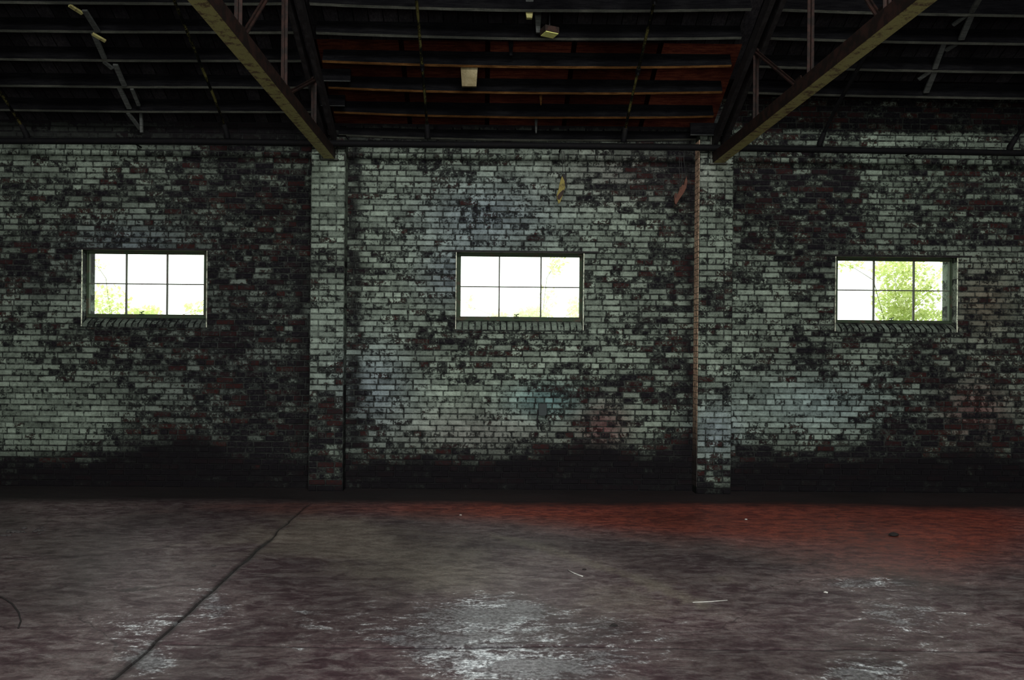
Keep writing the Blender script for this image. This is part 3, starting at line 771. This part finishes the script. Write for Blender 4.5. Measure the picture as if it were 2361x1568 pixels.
for (p0, p1, mat, fits) in (((986, 318), (968, 0), 'branch', (3, 5)), ((1438, 326), (1517, 0), 'branch', (3, 5)), ((524, 318), (421, 10), 'branch', (5,)), ((1890, 336), (1990, 120), 'pipe', (4,)), ((62, 318), (0, 190), 'branch', ()), ((2328, 345), (2372, 262), 'pipe', ())):
    branch((p0, 0.0, .47), mat, .0155 if mat == 'branch' else .021, fits)
# wall brackets holding the main
for px in (300, 1295, 2120):
    P = atY(px, 335 + (px-1200)*.011, HY); mb = MB(); mb.tube([(P.x,-.01,P.z+.0),(P.x,HY+.04,P.z)], .010, 8); mb.tube([(P.x-.006,HY,P.z),(P.x+.006,HY,P.z)], .042, 14); mb.build('pipe_bracket', M['pipe'], root)

# ------------------------------------------------------------------ small hanging lamp
P = atY(1267, 78, -1.55)
root = thing('hanging_lamp', 'small box lamp with a yellow-green underside hanging on a thin rod', 'lamp', (P.x, P.y, P.z))
mb = MB()
def lq(w, z): return [(P.x+w*math.cos(t), P.y+w*math.sin(t)*1.25, z) for t in (-.28, -.28+1.35, -.28+math.pi, -.28+math.pi+1.35)]
mb.prism(lq(.098, P.z-.005), (0,0,.06)); mb.build('housing', M['lampbody'], root, bevel=.004)
mb = MB(); mb.prism(lq(.088, P.z-.012), (0,0,.007)); mb.build('lens', M['lens'], root)
mb = MB(); mb.tube([(P.x,P.y,P.z+.045),(P.x,P.y,zj(1.55)+DZ)], .006, 8); mb.build('rod', M['cord'], root)

# ------------------------------------------------------------------ things hanging from the main pipe
def hanger(pts_front, dark_pts, Y, mat, name, label, cords, cat, th=.03):
    c = atY(*pts_front[0], Y); root = thing(name, label, cat, (c.x, Y, c.z))
    mb = MB(); mb.prism([tuple(atY(px, py, Y)) for px, py in pts_front], (0, th, 0)); mb.build('plate', M[mat], root, bevel=.002)
    if dark_pts:
        mb = MB(); mb.prism([tuple(atY(px, py, Y+.006)) for px, py in dark_pts], (0, th*1.6, 0)); mb.build('side_fold', M['dksteel'], root)
    for (x0, y0, x1, y1) in cords:
        a = atY(x0, y0, HY); b = atY(x1, y1, Y); mb = MB(); a = a + Vector((0, 0, -.048)); mb.tube([a, (a+b)/2+Vector((.003,0,0)), b], .0035, 6); mb.build('cord', M['cord'], root)
hanger([(1296,405),(1302,418),(1303,431),(1299,447),(1292,466),(1288,470),(1284,456),(1283,450),(1288,436),(1291,420)],
       [(1297,401),(1305,402),(1307,415),(1306,424),(1302,432)], -.30, 'yellow', 'hanging_bracket',
       'folded yellow metal piece hanging on two cords in front of the brick wall', ((1295,338,1298,404),(1300,338,1304,403)), 'bracket')
mb = MB(); pp = [tuple(atY(px, py, -.312)) for px, py in ((1299,437),(1301,441),(1297,450),(1290,460),(1286,458),(1285,452),(1291,444))]
mb.prism(pp, (0, .010, 0)); o = mb.build('lower_fold', M['dksteel'], [x for x in bpy.data.objects if x.name == 'hanging_bracket'][0]); o.material_slots[0].material = M['lampbody']
hanger([(1583,406),(1585,418),(1583,432),(1576,446),(1566,460),(1559,472),(1556,468),(1554,452),(1558,444),(1562,448),(1566,440),(1567,432),(1571,430),(1574,424),(1577,428),(1580,414)],
       None, -.30, 'rustboard', 'hanging_bracket', 'rust-red notched plate hanging on cords beside the orange pilaster edge',
       ((1566,342,1566,436),(1575,342,1581,412),(1569,342,1574,426)), 'bracket')

# electrical box on the wall
a = atY(1241, 930, 0); b = atY(1260, 958, 0)
root = thing('junction_box', 'dark grey electrical box on the wall below the middle window', 'box', (a.x, -.03, b.z))
mb = MB(); mb.prism([(a.x,-.075,a.z),(b.x,-.075,a.z),(b.x,-.075,b.z+.02),(b.x-.02,-.075,b.z),(a.x,-.075,b.z)], (0,.065,0)); mb.build('box_body', M['box'], root, bevel=.004)
mb = MB(); c0 = atY(1240, 945, -.03); c1 = atY(1239, 965, -.03); c2 = atY(1241, 990, -.012); c3 = atY(1246, 978, -.02)
mb.tube([c0, c1, atY(1240,975,-.02), c2], .008, 8); mb.tube([c1, c3, atY(1246, 990, -.014)], .006, 8); mb.build('cable', M['cord'], root)

# ------------------------------------------------------------------ scraps on the floor
def scrap(pix, r, mat, name, label, cat, group=None):
    mb = MB(); P = [atZ(px, py, r*1.0) for px, py in pix]; mb.tube(P, r, 6); tag(mb.build(name, M[mat], smooth=True), label, cat, group)
scrap([(1310,1315),(1322,1321),(1334,1326),(1344,1329)], .005, 'straw', 'straw', 'white curved sliver lying right of the centre of the floor', 'scrap')
scrap([(1597,1389),(1640,1387),(1677,1384)], .003, 'straw', 'wire', 'thin straight pale wire lying on the floor at right of centre', 'wire')
scrap([(-30,1370),(5,1377),(28,1392),(43,1412),(48,1432),(42,1448)], .005, 'darkcrumb', 'wire', 'dark curved wire at the left edge of the floor', 'wire')
def crumb(px, py, s, mat, label, cat='debris', group=None):
    P = atZ(px, py, 0); bm = bmesh.new(); bmesh.ops.create_icosphere(bm, subdivisions=2, radius=s)
    for v in bm.verts:
        k = 1 + .5*mnoise.noise(v.co*(1.4/s) + Vector((px, py, 0))); v.co = Vector((v.co.x*k*1.3, v.co.y*k, max(v.co.z, -.35*s)*k*.6))
    zmin = min(v.co.z for v in bm.verts)
    me = bpy.data.meshes.new('concrete_crumb'); bm.to_mesh(me); bm.free(); me.materials.append(M[mat])
    o = bpy.data.objects.new('concrete_crumb' if mat != 'darkcrumb' else 'leaf_scrap', me); C.objects.link(o); o.location = (P.x, P.y, -zmin)
    tag(o, label, cat, group)
crumb(2060, 1236, .035, 'darkcrumb', 'small dark scrap lying on the red floor at right')
crumb(492, 1306, .014, 'crumb', 'tiny crumb on the floor left of the long crack')
crumb(1415, 1444, .018, 'darkcrumb', 'tiny dark scrap on the floor below the middle window, nearest the camera')
crumb(1062, 1188, .010, 'straw', 'tiny white fleck near the wall below the middle window')
crumb(1720, 1198, .010, 'straw', 'tiny white fleck near the wall at the orange patch of floor')
crumb(1904, 1367, .012, 'straw', 'tiny white fleck in the pale floor patch at right')
crumb(1347, 1314, .012, 'darkcrumb', 'tiny dark scrap beside the white curved sliver')
for i in range(14):
    px = R.uniform(2, 118); py = 1230 + R.uniform(-8, 10) - px*.06
    crumb(px, py, R.uniform(.010, .028), 'crumb', 'small concrete crumb in the cluster at the left edge of the floor', 'debris', 'concrete crumbs at the left edge')

# ------------------------------------------------------------------ outside
mb = MB(); mb.quad((-30,.33,-.3),(30,.33,-.3),(30,45,-.3),(-30,45,-.3)); struct(mb.build('ground', M['grass']))
def tree(base, blobs, nleaf, label, ls=.075):
    bx_, by_ = base
    root = thing('leafy_tree', label, 'tree', (bx_, by_, -.3), 'trees outside the windows')
    mb = MB(); mb.tube([(bx_,by_,-.3),(bx_+.05,by_,.6),(bx_-.04,by_+.05,1.3),(bx_+.02,by_,1.75)], [.03,.022,.014,.008], 8)
    mb.build('trunk', M['bark'], root, smooth=True)
    fo = MB(); fo.att = {'lr': []}; br = MB()
    for (cx, cy, cz, rx, ry, rz, dens) in blobs:
        br.tube([(bx_,by_,1.5),((bx_+cx)/2,(by_+cy)/2,cz-.2),(cx,cy,cz),(cx+rx*.5,cy,cz+rz*.5)], [.008,.006,.004,.002], 6)
        for i in range(int(nleaf*dens)):
            while True:
                q = Vector((R.uniform(-1,1),R.uniform(-1,1),R.uniform(-1,1)))
                if q.length < 1: break
            p = Vector((cx+q.x*rx, cy+q.y*ry, cz+q.z*rz)); L = ls*R.uniform(.6,1.3)
            mt = Matrix.Translation(p) @ Matrix.Rotation(R.uniform(0,6.28),4,'Z') @ Matrix.Rotation(R.uniform(-.9,1.2),4,'X') @ Matrix.Rotation(R.uniform(-.5,.5),4,'Y')
            k = len(fo.v); lv = R.random()
            for v in ((0,0,0),(L*.32,L*.45,.12*L),(0,L,0),(-L*.32,L*.45,.12*L)): fo.v.append(tuple(mt @ Vector(v))); fo.att['lr'].append(lv)
            fo.f.append((k,k+1,k+2)); fo.f.append((k,k+2,k+3)); fo.mi += [0,0]
    br.build('branches', M['bark'], root, smooth=True); o = fo.build('foliage', M['leaf'], root, fix=False)
def at3(px, py, Y): p = atY(px, py, Y); return p.x, p.y, p.z
def bl(px, py, Y, rpx, rpz, dens, ry=.4):
    p = atY(px, py, Y); s = (Y+D)/F; return (p.x, p.y, p.z, rpx*s, ry, rpz*s, dens)
Y1 = 2.6
t = atY(265, 800, Y1); tree((t.x, Y1), [bl(250,690,Y1,50,32,.55), bl(235,715,Y1,45,25,.4), bl(330,722,Y1,40,14,.8), bl(222,610,Y1,12,18,.12), bl(455,715,Y1,22,18,.25)], 420, 'sunlit leafy tree seen low in the left window')
t = atY(1240, 800, Y1); tree((t.x, Y1), [bl(1225,725,Y1,45,16,1.3), bl(1280,610,Y1,22,28,.3), bl(1262,690,Y1,25,25,.2), bl(1325,715,Y1,18,28,.5), bl(1150,728,Y1,30,8,.3), bl(1080,705,Y1,16,24,.12)], 420, 'sunlit leafy tree seen in the right half of the middle window')
t = atY(2065, 900, 1.8); tree((t.x, 1.8), [bl(2062,625,1.8,44,34,1.3), bl(2065,690,1.8,46,34,1.5), bl(2078,728,1.8,50,18,1.0), bl(2115,640,1.8,20,44,.5), bl(2165,640,1.8,22,32,.2), bl(2150,730,1.8,50,12,.6), bl(1960,612,1.8,30,10,.15), bl(2130,690,1.8,25,30,.5)], 520, 'dense yellow-green leafy tree filling the middle of the right window', .07)

# ------------------------------------------------------------------ light
w = bpy.data.worlds.new('sky'); sc.world = w; w.use_nodes = True
bg = w.node_tree.nodes['Background']; bg.inputs[0].default_value = (.93, 1.0, .96, 1); bg.inputs[1].default_value = 3.6
def area(name, loc, rot, sx, sy, e, col, spread=180):
    l = bpy.data.lights.new(name, 'AREA'); l.shape = 'RECTANGLE'; l.size = sx; l.size_y = sy; l.energy = e; l.color = col
    l.spread = math.radians(spread)
    o = bpy.data.objects.new(name, l); o.location = loc; o.rotation_euler = rot; C.objects.link(o); return o
# daylight entering through the wide open doorway in the rear wall
area('doorway_daylight', (0,-17.9,2.0), (math.radians(90),0,0), 9.0, 3.8, 260, (1.0,.98,.86))
# overhead lamp added in the unseen rear roof opening to brighten the floor
area('overhead_fill', (.9,-11.6,zr-2.6*.495+.02), (math.radians(26),0,0), 5.0, 2.1, 860, (1.0,.985,.955))

sc.cycles.use_denoising = True
sc.cycles.max_bounces = 6; sc.cycles.diffuse_bounces = 3; sc.cycles.glossy_bounces = 3; sc.cycles.transparent_max_bounces = 8
sc.cycles.sample_clamp_indirect = 4
vs = sc.view_settings; sc.display_settings.display_device = 'sRGB'; vs.view_transform = 'Standard'; vs.look = 'None'; vs.exposure = 0.0; vs.gamma = 1.0; vs.use_curve_mapping = False
